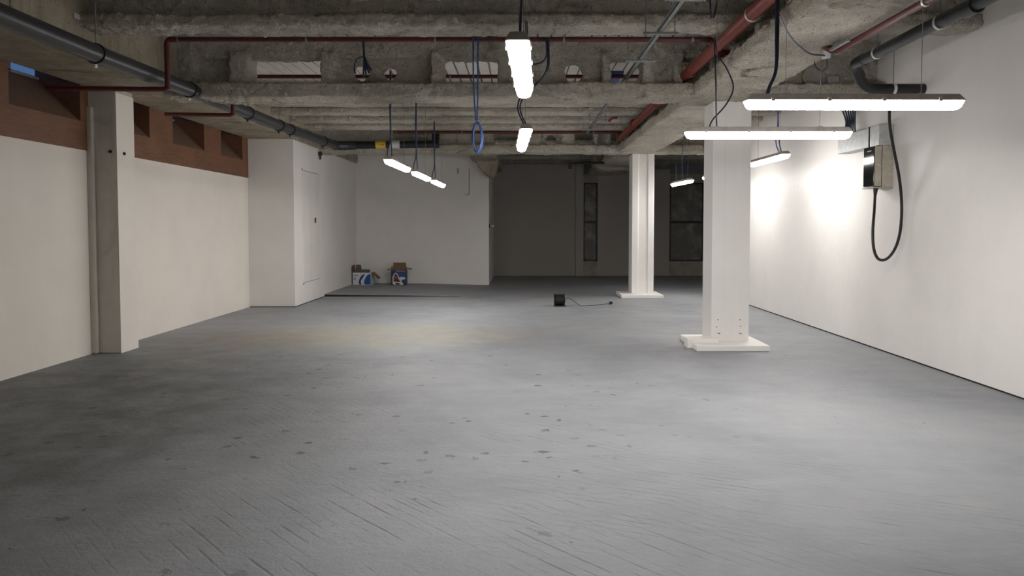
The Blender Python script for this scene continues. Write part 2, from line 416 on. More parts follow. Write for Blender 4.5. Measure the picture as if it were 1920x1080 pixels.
def rear_window(n, x0, x1, mull):
    t = bpy.data.objects.new('window_%d' % n, None); COL.objects.link(t); t.location = (x0, YB, .44); t['kind'] = 'structure'
    f = MB(); z0, z1 = .44, 2.84; y0, y1 = YB+.05, YB+.11; k = .05
    f.box((x0, y0, z0), (x0+k, y1, z1)); f.box((x1-k, y0, z0), (x1, y1, z1)); f.box((x0, y0, z0), (x1, y1, z0+k)); f.box((x0, y0, z1-k), (x1, y1, z1))
    link('window_frame', f, 'frame', t)
    f = MB(); f.box((x0+k, y0+.002, 1.60), (x1-k, y1-.002, 1.68)); link('transom', f, 'frame', t)
    for q in mull: f = MB(); f.box((q-.05, y0-.005, z0+k), (q+.05, y1+.003, z1-k)); link('mullion', f, 'frame', t)
    xs = [x0+k]+list(mull)+[x1-k]
    for a, b in zip(xs, xs[1:]):
        for c, d in ((z0+k, 1.60), (1.68, z1-k)): f = MB(); f.box((a, y0+.025, c), (b, y0+.031, d)); link('pane', f, 'dusty_glass', t)
rear_window(3, *W1, []); rear_window(4, *W2, [5.62])
# right wall, its shadow gap, and the recess beyond it
struct('wall_right', MB().box((XR, YF, .018), (XR+.2, 16.2, 3.8)), 'wall')
struct('shadow_gap_right', MB().box((XR+.012, YF, 0), (XR+.19, 16.19, .02)), 'dark_gap')  # black strip in the gap, standing in for its shade
m = MB(); m.box((XR+.2, 16.0, 0), (9, 16.2, 3.8)); m.box((8.8, 16.2, 0), (9, YB, 3.8)); struct('wall_right_far', m, 'wall')
struct('wall_back', MB().box((XL-.2, YF-.2, 0), (XR+.2, YF, 3.8)), 'cream')

# grey pilaster on the left wall with its white painted return
t = bpy.data.objects.new('wall_left_pilaster', None); COL.objects.link(t); t.location = (-4.9, 9, 0); t['kind'] = 'structure'
link('pilaster_core', MB().box((XL-.02, 8.80, 0), (-4.735, 9.20, 3.13), .012), 'pilaster', t)
link('painted_return', MB().box((-4.735, 8.802, .0), (-4.728, 9.20, 3.07), .002).box((XL, 9.2, 0), (-4.73, 9.206, 3.07)), 'cream', t)
link('fillet', MB().box((XL-.01, 8.74, 0), (-4.98, 8.80, 2.9), .02), 'pilaster', t)
for z in (2.36, 2.33):
    pass
link('fixing_bolt', MB().cyl((-4.73, 8.95, 2.37), (-4.71, 8.95, 2.37), .018, 12), 'dark_gap', t)
link('fixing_bolt', MB().cyl((-4.80, 8.80, 2.38), (-4.80, 8.785, 2.38), .018, 12), 'dark_gap', t)

# ------------------------------------------------------------------ timber high-level windows on the left
def timber_window(n, y0, y1, bottom, opens):
    t = bpy.data.objects.new('window_%d' % n, None); COL.objects.link(t); t.location = (XL, y0, bottom); t['kind'] = 'structure'
    SILL, TOP, XO, ZO = 2.71, 3.16, -5.52, 3.185
    f = MB(); f.box((XL-.02, y0, bottom), (XL+.012, y1, SILL)); link('fascia_board', f, 'wood', t)
    edges = [y0]+[e for ab in opens for e in ab]+[y1]
    for a, b in zip(edges[::2], edges[1::2]):
        if b-a > .01: f = MB(); f.box((XL-.02, a, SILL), (XL+.012, b, TOP)); link('post_board', f, 'wood', t)
    for a, b in opens:
        f = MB(); f.prism([(XL+.005, a, SILL), (XL-.02, a, SILL-.02), (XO, a, ZO-.02), (XO, a, ZO)], (0, b-a, 0)); link('sloping_sill', f, 'wood_pale', t)
        for q, s in ((a, -1), (b, 1)):
            f = MB(); f.prism([(XL-.02, q, SILL-.02), (XO-.03, q, ZO-.04), (XO-.03, q, 3.5), (XL-.02, q, 3.5)], (0, .02*s, 0)); link('cheek_board', f, 'wood', t)
        f = MB(); f.box((XO-.02, a, ZO-.01), (XO+.02, b, ZO+.02)); f.box((XO-.02, a, 3.44), (XO+.02, b, 3.5))
        f.box((XO-.02, a+(b-a)*.55, ZO), (XO+.02, a+(b-a)*.55+.06, 3.5)); link('window_frame', f, 'greyplate', t)
        f = MB(); f.box((XO-.004, a, ZO), (XO+.004, b, 3.46)); link('pane', f, 'glass', t)
        f = MB(); f.box((XO-.05, a-.03, 3.5), (XL+.1, b+.03, 3.54)); link('head_board', f, 'wood', t)
timber_window(1, 3.6, 8.78, 2.385, [(3.9, 5.4), (5.7, 7.0), (7.42, 8.62)])
timber_window(2, 9.66, 13.9, 2.405, [(9.68, 10.22), (10.9, 11.98), (12.65, 13.62)])

# ------------------------------------------------------------------ concrete edge beam and sprayed steel beams
m = MB(); m.box((XL, YF, 3.12), (-4.15, 19.2, CEIL+.02), .03)
o = struct('ceiling_edge_beam', m, 'concrete'); o['label'] = 'raw concrete edge beam above the timber windows'
link('painted_patch', MB().box((-4.152, 7.02, 3.44), (-4.135, 7.45, 3.49), .004), 'white_sticker', o)
link('formwork_rib', MB().box((-4.152, 6.15, 3.13), (-4.137, 6.55, CEIL), .006), 'concrete', o)

Z0, ZC, ZT = 3.045, 3.215, 3.53
def framed_beam(name, y, segs, extra=None):
    """sprayed cellular beam along X: bottom chord, top chord, and segs = (x0, x1, kind) between"""
    m = MB(); ya, yb = y, y+.46
    m.box((-4.25, ya-.03, Z0), (XR+.02, yb, ZC)); m.box((-4.25, ya+.12, ZT), (XR+.02, yb-.12, CEIL+.02))
    for x0, x1, k in segs:
        if k == 'post': m.box((x0, ya+.07, ZC-.08), (x1, yb-.07, ZT+.08))
        elif k == 'thick': m.box((x0, ya+.13, ZC-.08), (x1, yb-.13, ZT+.08))
        elif k == 'panel': m.box((x0-.05, ya+.20, ZC-.08), (x1+.05, yb-.20, ZT+.08))
        elif isinstance(k, tuple): m.holed(x0-.03, x1+.03, ZC-.06, ZT+.06, k[0], k[1], k[2], ya+.20, yb-.20)
    o = struct(name, m, 'spray', keep=True); sprayed(o, .02 if y < 10 else .028); return o
o = framed_beam('ceiling_beam_near', 9.0, [
    (-4.25, -3.95, 'thick'), (-3.95, -3.50, 'panel'), (-3.50, -3.28, 'post'), (-2.40, -2.22, 'post'), (-2.22, -1.70, (-1.93, 3.37, .085)),
    (-1.70, -1.45, (-1.585, 3.36, .07)), (-1.45, -1.07, 'panel'), (-1.07, -.93, 'post'), (-.26, .48, 'thick'), (.48, .86, (.655, 3.36, .112)), (.86, 1.0, 'panel'),
    (1.0, 1.08, 'post'), (1.47, 1.62, 'post'), (1.62, 1.85, 'panel'), (1.85, 1.97, 'post'), (2.14, 2.9, 'post'), (2.9, XR, 'panel')])
o['label'] = 'sprayed cellular ceiling beam resting on the nearer white column'
link('blanking_disc', MB().tube([(3.55, 9.21, 3.32), (3.55, 9.16, 3.32)], .115, 28), 'pale_concrete', o)
link('cover_plate', MB().box((3.74, 9.16, 3.22), (3.88, 9.20, 3.33), .004), 'greyplate', o)
o = framed_beam('ceiling_beam_middle', 15.7, [
    (-4.25, -2.66, 'thick'), (-1.97, -.56, 'thick'), (.11, .45, 'thick'), (.45, .88, (.66, 3.32, .12)), (.88, 1.15, 'post'), (1.55, 1.66, 'post'), (1.66, 1.82, 'panel'), (1.82, 1.92, 'post'), (2.16, 2.9, 'post'), (2.9, XR, 'panel')])
o['label'] = 'sprayed cellular ceiling beam resting on the farther white column'
def long_beam(name, y0, y1):
    m = MB(); m.box((2.06, y0, Z0+.005), (2.83, y1, 3.21)); m.box((2.32, y0, 3.1), (2.56, y1, CEIL)); m.box((2.14, y0, 3.62), (2.75, y1, CEIL+.02))
    y = y0+.5
    while y < y1-.1:
        m.box((2.14, y, 3.15), (2.75, y+.13, 3.7)); y += .82
    o = struct(name, m, 'spray', keep=True); return sprayed(o, .024 if y0 < 5 else .03, .04)
long_beam('ceiling_beam_lengthwise_near', 3.0, 9.05)['label'] = 'sprayed lengthwise ceiling beam before the nearer column'
long_beam('ceiling_beam_lengthwise_middle', 9.4, 15.75)['label'] = 'sprayed lengthwise ceiling beam between the two columns'
long_beam('ceiling_beam_lengthwise_far', 16.1, 22.8)['label'] = 'sprayed lengthwise ceiling beam beyond the farther column'
for i, y in enumerate((4.2, 5.25, 6.28, 7.48, 11.95, 12.9, 13.85, 14.8, 17.6, 19.4, 21.2)):
    m = MB(); x0 = -4.2 if y < 19 else -.9
    m.box((x0, y-.36, 3.39), (2.4, y, 3.50)); m.box((x0, y-.23, 3.45), (2.4, y-.12, CEIL+.02))
    x1 = XR+.02 if y < 16 else 8.9
    m.box((2.5, y-.36, 3.39), (x1, y, 3.50)); m.box((2.5, y-.23, 3.45), (x1, y-.12, CEIL+.02))
    o = struct('ceiling_joist' + ('' if i == 0 else '.%03d' % i), m, 'spray', keep=True); sprayed(o, .022 if 5 < y < 9 else .03, .04 if y < 9 else .018)
# dark concrete haunches beyond the second beam
m = MB(); m.prism([(-1.05, 18.8, 3.4), (-1.05, 18.8, 3.0), (-.9, 18.8, 2.82), (-.72, 18.8, 2.72), (-.62, 18.8, 2.74), (-.55, 18.8, 3.1), (-.5, 18.8, 3.4)], (0, .6, 0))
m.box((-1.2, 17.8, 3.15), (-.55, 22.8, CEIL)); o = struct('ceiling_haunch', m, 'concrete', keep=True); sprayed(o, .04, .04)
m = MB(); m.prism([(1.9, 19.6, 3.7), (1.95, 19.6, 3.15), (2.1, 19.6, 2.98), (2.9, 19.6, 2.95), (3.0, 19.6, 3.7)], (0, .9, 0))
o = struct('ceiling_haunch.001', m, 'concrete', keep=True); sprayed(o, .05, .09)

# ------------------------------------------------------------------ columns
def column(label, yc, second):
    t = thing('column', label, 'column', (2.62, yc, 0), kind='thing')
    x0, x1, y0, y1, g = 2.385, 2.855, yc-.23, yc+.23, .03
    prof = [(x0, y0), (x0+.13, y0), (x0+.145, y0+g), (x1-.145, y0+g), (x1-.13, y0), (x1, y0), (x1, y1), (x0, y1)] if second else \
           [(x0, y0), (x0+.14, y0), (x0+.16, y0+.003), (x1-.16, y0+.003), (x1-.14, y0), (x1, y0), (x1, y1), (x0, y1)]
    f = MB(); f.prism([(x, y, .07) for x, y in prof], (0, 0, 2.978)); o = link('shaft', f, 'column', t)
    bv = o.modifiers.new('edge', 'BEVEL'); bv.width = .008; bv.segments = 2
    f = MB(); f.box((2.12, yc-.60, 0), (3.0, yc+.33, .075), .012); link('base_plate', f, 'column', t)
    if not second:
        f = MB(); f.box((2.06, yc-.36, 0), (2.45, yc-.16, .125), .01); link('base_block', f, 'column', t)
        for x, z in ((2.47, .34), (2.45, .25), (2.475, .17), (2.49, .17), (2.74, .34), (2.75, .26), (2.74, .17), (2.76, .165)):
            f = MB(); f.cyl((x, y0-.003, z), (x, y0+.004, z), .007, 8); link('bolt_hole', f, 'dark_gap', t)
column('white painted concrete column with double base plate, the nearer and thicker-looking one', 9.5, False)
column('slimmer-looking white column with recessed face, standing farther back on its base plate', 16.15, True)

# ------------------------------------------------------------------ access panel in the boxing
t = thing('access_panel', 'tall white flush double access panel in the side of the boxed-out wall', 'access panel', (-4.2, 15.0, .38))
X = -4.2
f = MB(); y0, y1, z0, z1 = 14.42, 15.62, .38, 2.62; k = .03
f.box((X, y0, z0), (X+.012, y0+k, z1)); f.box((X, y1-k, z0), (X+.012, y1, z1)); f.box((X, y0, z1-k), (X+.012, y1, z1)); f.box((X, y0, z0), (X+.012, y1, z0+k))
link('frame', f, 'wall', t)
link('recess_backing', MB().box((X, y0+k, z0+k), (X+.002, y1-k, z1-k)), 'dark_gap', t)
ym = (y0+y1)/2-.05
l1 = link('leaf', MB().box((X+.002, y0+k+.008, z0+k+.008), (X+.010, ym-.008, z1-k-.008), .002), 'leaf', t)
l2 = link('leaf', MB().box((X+.002, ym+.008, z0+k+.008), (X+.010, y1-k-.008, z1-k-.008), .002), 'leaf', t)
h = link('handle', MB().box((X+.010, ym+.28, 1.58), (X+.03, ym+.33, 1.68), .006), 'dark_gap', l2)
h['label'] = 'small dark pull handle'
tag(link('sensor', MB().box((-4.2, 15.60, 2.98), (-4.13, 15.70, 3.06), .012).cyl((-4.165, 15.65, 2.98), (-4.165, 15.65, 2.90), .02, 12), 'black_plastic'),
    'small black sensor under the edge beam above the access panel', 'sensor')

# ------------------------------------------------------------------ lamps
def make_lamp():
    root = bpy.data.objects.new('pendant_lamp', None); COL.objects.link(root); root.empty_display_size = .1
    L = .725
    def frus(z0, w0, l0, z1, w1, l1):
        f = MB(); f.loops([[(-w0, -l0, z0), (w0, -l0, z0), (w0, l0, z0), (-w0, l0, z0)], [(-w1, -l1, z1), (w1, -l1, z1), (w1, l1, z1), (-w1, l1, z1)]]); return f
    f = frus(0, .056, L, .046, .036, L-.035)
    bmesh.ops.bevel(f.bm, geom=f.bm.edges[:], offset=.008, segments=2, affect='EDGES', profile=.5)
    link('housing', f, 'housing', root, True)
    f = frus(-.055, .038, L-.026, .0, .053, L-.004)
    es = [e for e in f.bm.edges if abs(e.verts[0].co.z-e.verts[1].co.z) > .01 or e.verts[0].co.z < -.02]
    bmesh.ops.bevel(f.bm, geom=es, offset=.024, segments=4, affect='EDGES', profile=.5)
    link('diffuser', f, 'diffuser', root, True)
    for y in (-.55, -.18, .18, .55):
        for s in (-1, 1): f = MB(); f.box((s*.054, y-.012, -.006), (s*.061, y+.012, .020), .002); link('clip', f, 'housing', root, True)
    for y in (-.45, .45):
        f = MB(); f.box((-.018, y-.02, .044), (.018, y+.02, .054), .003); link('hanger_bracket', f, 'housing', root, True)
        f = MB(); f.tube([(0, y, .05), (0, y, 1.42)], .0022, 6); link('suspension_wire', f, 'wire', root, True)
    return root
proto = make_lamp()
PARTS = list(proto.children)
used = [False]
LZ = 2.318
def lamp(x, y, rz, label, dz=0.0, cable=None, r=.006, mat='navy', rx=0.0):
    o = proto
    if used[0]:
        o = proto.copy(); COL.objects.link(o)
        for ch in PARTS: copy_tree(ch, o)
    used[0] = True
    o.location = (x, y, LZ+dz); o.rotation_euler = (rx, 0, rz)
    tag(o, label, 'lamp', 'linear pendant lamps')
    for c in (cable or []):
        f = MB(); f.tube(c, r, 8, 6); link('power_cable', f, mat, o, smooth=True)
    return o
Zt = LZ+.046
lamp(.008, 3.98, math.radians(-1.5), 'nearest glowing lamp, seen end on under the sprayed joists', .01, [
    [(.0, 3.52, Zt), (.01, 3.50, 2.6), (.035, 3.40, 2.8), (.05, 3.5, 3.1), (.05, 3.6, 3.4)]], rx=math.radians(1.9))
lamp(.035, 7.08, math.radians(1.5), 'short-looking tilted lamp hung beyond the nearest end-on lamp', .01, [
    [(.04, 6.45, Zt), (-.02, 6.45, 2.52), (.03, 6.5, 2.72), (.05, 6.6, 3.1), (.05, 7.12, 3.43)],
    [(.06, 6.47, Zt), (.0, 6.47, 2.52), (.055, 6.5, 2.72), (.065, 6.6, 3.1), (.065, 7.12, 3.43)]])
lamp(2.205, 4.98, PI/2+math.radians(.4), 'wide crosswise lamp with grey housing below the black bent pipe', .01, [
    [at(1436, 187, 4.98), at(1441, 165, 4.98), at(1454, 130, 5.0), at(1455, 60, 5.1), at(1456, -30, 5.3)],
    [at(1438, 187, 4.98), at(1443, 165, 4.98), at(1456, 130, 5.0), at(1459, 60, 5.1), at(1459, -30, 5.3)]], .008)
lamp(2.155, 6.53, PI/2, 'crosswise lamp passing in front of the nearer white column', 0, [
    [at(1344, 243, 6.53), at(1343, 215, 6.55), at(1342, 150, 6.75), at(1339, 69, 7.3)],
    [at(1329, 243, 6.53), at(1336, 225, 6.53), at(1362, 195, 6.6), at(1375, 163, 6.7), at(1362, 128, 6.85), at(1346, 102, 7.0), at(1340, 69, 7.32)]], .0065)
for y, x, lab, top in ((9.86, -1.60, 'nearest lamp of the descending row of three below the yellow sticker', 11.8),
                       (11.92, -1.565, 'middle lamp of the descending row of three before the white rear wall', 12.75),
                       (13.95, -1.52, 'farthest lamp of the descending row of three before the white rear wall', 13.7)):
    lamp(x, y, math.radians(-1), lab, 0, [
        [(x-.06, y-.5, Zt), (x-.05, y-.5, 2.45), (x-.02, y-.48, 2.6), (x-.03, y-.45, 3.0), (x-.03, y-.4, 3.45)],
        [(x+.0, y-.5, Zt), (x-.0, y-.5, 2.45), (x-.015, y-.48, 2.6), (x-.02, y-.45, 3.0), (x-.02, y-.4, 3.45)]], .007, 'deep_blue')
lamp(3.45, 10.42, 0, 'lamp beside the nearer white column, running towards the rear', .12, [
    [(3.40, 9.86, Zt+.12), (3.36, 9.86, 2.62), (3.39, 9.88, 2.9), (3.39, 9.9, 3.4)], [(3.44, 9.88, Zt+.12), (3.41, 9.88, 2.62), (3.40, 9.9, 2.9), (3.40, 9.92, 3.4)]], .008, 'blue')
lamp(3.45, 13.28, 0, 'lamp almost hidden behind the nearer white column', .10)
lamp(3.41, 15.80, math.radians(3.5), 'farthest lamp, seen between the two white columns', .12, [[(3.37, 15.5, Zt+.12), (3.35, 15.5, 2.8), (3.36, 15.5, 3.2)]], .007, 'blue')

# ------------------------------------------------------------------ pipes
def elbow(m, a, c, b, r, R, seg=16, n=8):
    """pipe from a to b round corner c with bend radius R"""
    a, b, c = Vector(a), Vector(b), Vector(c); u = (a-c).normalized(); v = (b-c).normalized()
    pts = [a]; p0 = c+u*R; p1 = c+v*R
    for i in range(n+1):
        t = i/n; pts.append((1-t)**2*p0+2*t*(1-t)*c+t*t*p1)
    pts.append(b); m.tube(pts, r, seg); return m
# long drain pipe along the concrete edge beam, then across the middle beam
t = thing('drain_pipe', 'long dark grey drain pipe running along the concrete edge beam', 'pipe', (-3.95, 9, 3.0))
A = [at(-60, 3, 5.2), at(190, 105, 6.96), at(360, 170, 8.9), at(530, 238, 12.3), at(630, 273, 15.3)]
R = .083
link('pipe_run', MB().tube(A, R, 24), 'pvc', t, smooth=True)
e0 = A[-1]; e1 = at(668, 272, 15.45); e2 = at(818, 270, 15.5)
m = MB(); m.tube([e0-Vector((0, .15, 0)), e0, (e0+e1)/2+Vector((0, .06, 0)), e1], .092, 20, 5); link('elbow', m, 'pvc', t, smooth=True)
link('cross_run', MB().cyl(e1, e2, .078), 'black_plastic', t, smooth=True)
link('end_cap', MB().cyl(e2-Vector((.05, 0, 0)), e2+Vector((.05, 0, 0)), .09), 'black_plastic', t, smooth=True)
link('riser', MB().cyl(e2+Vector((-.02, 0, 0)), e2+Vector((-.02, .12, .22)), .08), 'black_plastic', t, smooth=True)
c1 = at(705, 273, 15.4); c2 = at(723, 273, 15.4)
sl = link('yellow_sticker', MB().tube([e1+(e2-e1)*.245, e1+(e2-e1)*.37], .0815, 24), 'yellow', t, smooth=True); sl['label'] = 'yellow sticker wrapped round the pipe'
for k in range(3):
    link('printed_mark', MB().box((sl_x := (e1+(e2-e1)*(.262+.034*k)).x, 15.385, e1.z-.012), (sl_x+.03, 15.395, e1.z+.008)), 'ink', sl)
link('white_sticker', MB().tube([e1+(e2-e1)*.42, e1+(e2-e1)*.545], .0815, 24), 'white_sticker', t, smooth=True)
def along(px):
    for a, b in zip(A, A[1:]):
        lo, hi = (a.x/a.y)*F+CX, (b.x/b.y)*F+CX
        if lo <= px <= hi:
            k = 0; best = a
            for i in range(101):
                q = a.lerp(b, i/100)
                if (q.x/q.y)*F+CX <= px: best = q
            return best, (b-a).normalized()
for i, px in enumerate((190, 362, 470, 527, 548, 610)):
    q, d = along(px)
    wd = .05 if i != 3 else .09
    c = link('clamp', MB().ring(q, d, R-.002, R+.012, wd), 'black_plastic', t)
    link('clamp_bolt', MB().box(q+Vector((-.02, -.02, -.125)), q+Vector((.0, .02, -.08)), .004), 'clip' if i < 2 else 'black_plastic', c)
    link('hanger_rod', MB().cyl(q+Vector((0, 0, .085)), (q.x, q.y, 3.76), .006, 8), 'dullsteel', c)

# big red pipe on the right, through the near beam and on to the middle beam
t = thing('fire_main_pipe', 'thick red pipe slanting down into the near beam', 'pipe', (2.0, 8, 3.3))
P = [at(1530, -55, 5.0), at(1420, 37, 6.5), at(1292, 140, 9.1), at(1165, 262, 15.2)]
P = [Vector((1.975, 4.6, 3.315)), Vector((1.99, 9.1, 3.315)), Vector((2.03, 15.3, 3.29))]
rr = .062
link('pipe_run', MB().tube(P, rr, 22), 'red', t, smooth=True)
for y, wd, ex, mt in ((6.45, .022, .006, 'clip'), (8.75, .10, .014, 'red'), (10.7, .05, .03, 'red'), (11.0, .12, .016, 'red'), (13.3, .14, .022, 'red')):
    x = 1.975+.055*(y-4.6)/10.7
    link('clamp' if mt == 'clip' else 'coupling', MB().ring((x, y, 3.313), (0, 1, 0), rr-.002, rr+ex, wd), mt, t)
m = MB(); elbow(m, (2.02, 7.9, 3.30), (2.17, 7.92, 3.33), (2.5, 7.95, 3.36), .028, .1); link('branch_pipe', m, 'red', t, smooth=True)
link('branch_socket', MB().cyl((2.03, 7.9, 3.30), (2.13, 7.915, 3.322), .04, 16), 'red', t, smooth=True)
# thin red pipe on the right beam
t = thing('sprinkler_pipe', 'thin red pipe under the lengthwise beam beside the black bent pipe', 'pipe', (2.7, 5.5, 3.0))
link('pipe_run', MB().cyl((2.70, 3.9, 2.995), (2.70, 6.36, 2.995), .027, 16), 'red_dark', t, smooth=True)
m = MB(); elbow(m, (2.70, 6.34, 2.995), (2.70, 6.46, 2.995), (2.63, 6.52, 3.06), .030, .05); link('elbow', m, 'red_dark', t, smooth=True)
link('hanger_clip', MB().ring((2.70, 5.03, 2.995), (0, 1, 0), .026, .034, .02, 16), 'clip', t)
link('hanger_rod', MB().cyl((2.70, 5.03, 3.02), (2.70, 5.03, 3.09), .004, 8), 'dullsteel', t)
link('strut_bracket', MB().box((2.62, 6.05, 2.985), (2.65, 6.40, 3.01), .004), 'dullsteel', t)
# three thin crosswise red pipes
def cross_pipe(label, y, z, xl, xr, ldrop=None, rdrop=True, r=.026):
    t = thing('crosswise_pipe', label, 'pipe', ((xl+xr)/2, y, z), group='thin crosswise red pipes')
    m = MB()
    link('pipe_run', m.cyl((xl+.06, y, z), (xr-.06, y, z), r, 14), 'red_dark', t, smooth=True)
    if ldrop:
        zb, xw = ldrop
        m = MB(); elbow(m, (xl+.08, y, z), (xl, y, z), (xl, y, z-.2), r*1.12, .06); link('elbow', m, 'red_dark', t, smooth=True)
        m = MB(); m.cyl((xl, y, z-.15), (xl, y, zb), r, 14); link('drop_pipe', m, 'red_dark', t, smooth=True)
        m = MB(); elbow(m, (xl, y, zb+.1), (xl, y, zb), (xw, y, zb+.01), r, .05); link('return_pipe', m, 'red_dark', t, smooth=True)
    if rdrop:
        m = MB(); elbow(m, (xr-.08, y, z), (xr, y, z), (xr, y, z-.17), r*1.15, .06); link('elbow', m, 'red_dark', t, smooth=True)
    for x in [xl+.12+i*1.35 for i in range(int((xr-xl)/1.35)+1)]:
        link('pipe_clip', MB().ring((x, y, z), (1, 0, 0), r-.001, r+.006, .02, 14), 'dullsteel', t)
    return t
cross_pipe('thin dark red pipe across the ceiling in front of the near beam', 7.93, 3.465, -3.71, 2.03, (2.945, -4.98))
cross_pipe('thin dark red pipe seen through the openings of the near beam', 9.75, 3.44, -3.72, 2.0, (2.945, -4.6), True)
cross_pipe('thin dark red pipe along the front of the middle beam', 15.45, 3.44, -2.66, 2.1, None, True, .03)

# black bent waste pipe to the right wall
t = thing('waste_pipe', 'black bent waste pipe that turns down into the white wall', 'pipe', (3.5, 7, 3.2))
X, Z, R2 = 3.53, 3.215, .056
link('pipe_run', MB().cyl((X, 4.2, Z+.02), (X, 7.78, Z), R2, 24), 'pvc', t, smooth=True)
m = MB(); elbow(m, (X, 7.72, Z), (X, 7.98, Z), (3.63, 8.05, 3.10), R2+.004, .10); link('elbow', m, 'black_plastic', t, smooth=True)
m = MB(); m.tube([(3.60, 8.03, 3.14), (3.66, 8.08, 3.06), (3.76, 8.12, 2.995), (3.88, 8.13, 2.985)], R2+.004, 20, 5); link('bend', m, 'black_plastic', t, smooth=True)
link('wall_run', MB().cyl((3.86, 8.13, 2.985), (XR+.05, 8.13, 2.985), R2, 24), 'black_plastic', t, smooth=True)
link('coupling', MB().ring((X, 5.92, Z), (0, 1, 0), R2-.002, R2+.010, .16), 'pvc', t)
for y in (6.35, 7.45): link('pipe_clip', MB().ring((X, y, Z), (0, 1, 0), R2-.001, R2+.006, .025), 'clip', t)
link('pipe_clip', MB().ring((4.03, 8.13, 2.985), (1, 0, 0), R2-.001, R2+.006, .03), 'clip', t)
link('hanger_rod', MB().cyl((4.03, 8.13, 3.04), (4.03, 8.13, 3.76), .004, 8), 'dullsteel', t)
for y in (6.35, 7.45): link('hanger_rod', MB().cyl((X, y, Z+.05), (X, y, 3.76), .004, 8), 'dullsteel', t)

# ------------------------------------------------------------------ strut rail and trapeze hangers
t = thing('strut_rail', 'galvanised strut rail hung on trapeze bars through the near beam', 'cable rail', (1.3, 9, 3.3))
X, Z = 1.30, 3.305
f = MB(); f.box((X-.022, 4.6, Z-.004), (X+.022, 14.6, Z+.003)); f.box((X-.022, 4.6, Z-.004), (X-.018, 14.6, Z+.034)); f.box((X+.018, 4.6, Z-.004), (X+.022, 14.6, Z+.034))
link('rail', f, 'dullsteel', t)
for y in (5.96, 7.0, 8.15, 12.6, 13.85):
    bar = link('trapeze_bar', MB().box((X-.16, y-.02, Z-.028), (X+.16, y+.02, Z-.005), .003), 'dullsteel', t)
    for s in (-.135, .135):
        link('threaded_rod', MB().cyl((X+s, y, Z-.045), (X+s, y, 3.76), .005, 8), 'dullsteel', bar)
tag(link('lever_handle', MB().tube([at(1142, 228, 12.9), at(1148, 222, 12.9), at(1158, 221, 12.9)], .02, 10, 4), 'red'), 'small red lever below the farther joists', 'lever')
tag(link('blue_wrap', MB().box((1.10, 9.7, 3.468), (1.34, 11.2, 3.505), .01), 'blue'), 'flat blue bundle resting on the red pipe inside the near beam opening', 'cable bundle')

# ------------------------------------------------------------------ loose cables
def cable(name, label, paths, r, mat, parts=None):
    if len(paths) == 1:
        return tag(link(name, MB().tube(paths[0], r, 8, 6), mat, smooth=True), label, 'cable')
    z = min(q[2] for p in paths for q in p); q = paths[0][0]
    t = thing(name, label, 'cable', (q[0], q[1], z))
    for i, p in enumerate(paths):
        link(parts[i] if parts else 'strand', MB().tube(p, r, 8, 6), mat, t, smooth=True)
    return t
Yc = 7.88
t = thing('cable_coil', 'bright blue cable coil hanging on two long strands from the red pipe', 'cable', (-.46, Yc, 2.28))
for dx in (-.028, .022):
    link('strand', MB().tube([(-.46+dx, Yc, 3.50), (-.46+dx*.9, Yc-.01, 3.0), (-.455+dx*.3, Yc, 2.61)], .008, 8, 6), 'blue', t, smooth=True)
link('tie', MB().tube([(-.50, Yc, 3.49), (-.46, Yc-.04, 3.46), (-.36, Yc-.01, 3.475), (-.25, Yc, 3.47)], .012, 8, 5), 'navy', t, smooth=True)
m = MB(); cx, cz = -.447, 2.435
for k in range(12):
    w_, h_ = .042+.0035*(k % 5)+random.uniform(-.003, .003), .145+.004*(k % 4)
    pts = [(cx+w_*math.sin(a), Yc-.04+.007*k+.006*math.sin(a*2+k), cz+h_*math.cos(a)) for a in [2*PI*i/14 for i in range(14)]]
    m.tube(pts, .007, 8, 3, True)
link('coil', m, 'blue', t, smooth=True)
t = thing('cable_bundle', 'small dark blue cable bundle tied to the red pipe before the near beam', 'cable', (-1.64, 7.9, 3.05))
link('strand', MB().tube([(-1.64, 7.9, 3.44), (-1.635, 7.9, 3.36), (-1.63, 7.89, 3.26)], .012, 8, 4), 'navy', t, smooth=True)
link('loop', MB().tube([(-1.63, 7.89, 3.28), (-1.70, 7.88, 3.25), (-1.73, 7.88, 3.17), (-1.72, 7.88, 3.10)], .008, 8, 5), 'navy', t, smooth=True)
for k in range(4):
    link('tail', MB().tube([(-1.63, 7.89, 3.29), (-1.63+.012*k, 7.88, 3.2), (-1.63+.03*k-.01, 7.88, 3.06+.02*k)], .010, 8, 4), 'navy', t, smooth=True)
cable('draped_cable', 'dark blue cable loops behind the nearest end-on lamp', [
    [(.27, 7.85, 3.46), (.28, 7.85, 3.3), (.24, 7.85, 3.22), (.14, 7.86, 3.19), (.02, 7.87, 3.22)],
    [(.285, 7.85, 3.46), (.29, 7.85, 3.2), (.24, 7.86, 3.06), (.14, 7.87, 2.98), (.05, 7.88, 2.95)],
    [(.295, 7.85, 3.46), (.30, 7.85, 3.2), (.27, 7.86, 3.1), (.18, 7.87, 2.99), (.1, 7.88, 2.94)]], .009, 'navy')
cable('sagging_cable', 'thin navy cable sagging from the lengthwise beam to a white junction box', [
    [at(1459, 26, 5.16), at(1480, 66, 5.6), at(1500, 88, 6.0), at(1520, 101, 6.3), at(1546, 104, 6.5)]], .007, 'navy')
tag(link('junction_box', MB().box(at(1545, 108, 6.5), at(1553, 98, 6.56), .004), 'white_sticker'), 'tiny white junction box at the end of the thin red pipe', 'junction box')
cable('wire_loop', 'thin dark wire loop hanging beside the round blanking disc', [
    [at(1527, 115, 6.7), at(1530, 126, 6.7), at(1540, 133, 6.65), at(1550, 126, 6.6), at(1551, 107, 6.53)]], .006, 'navy')
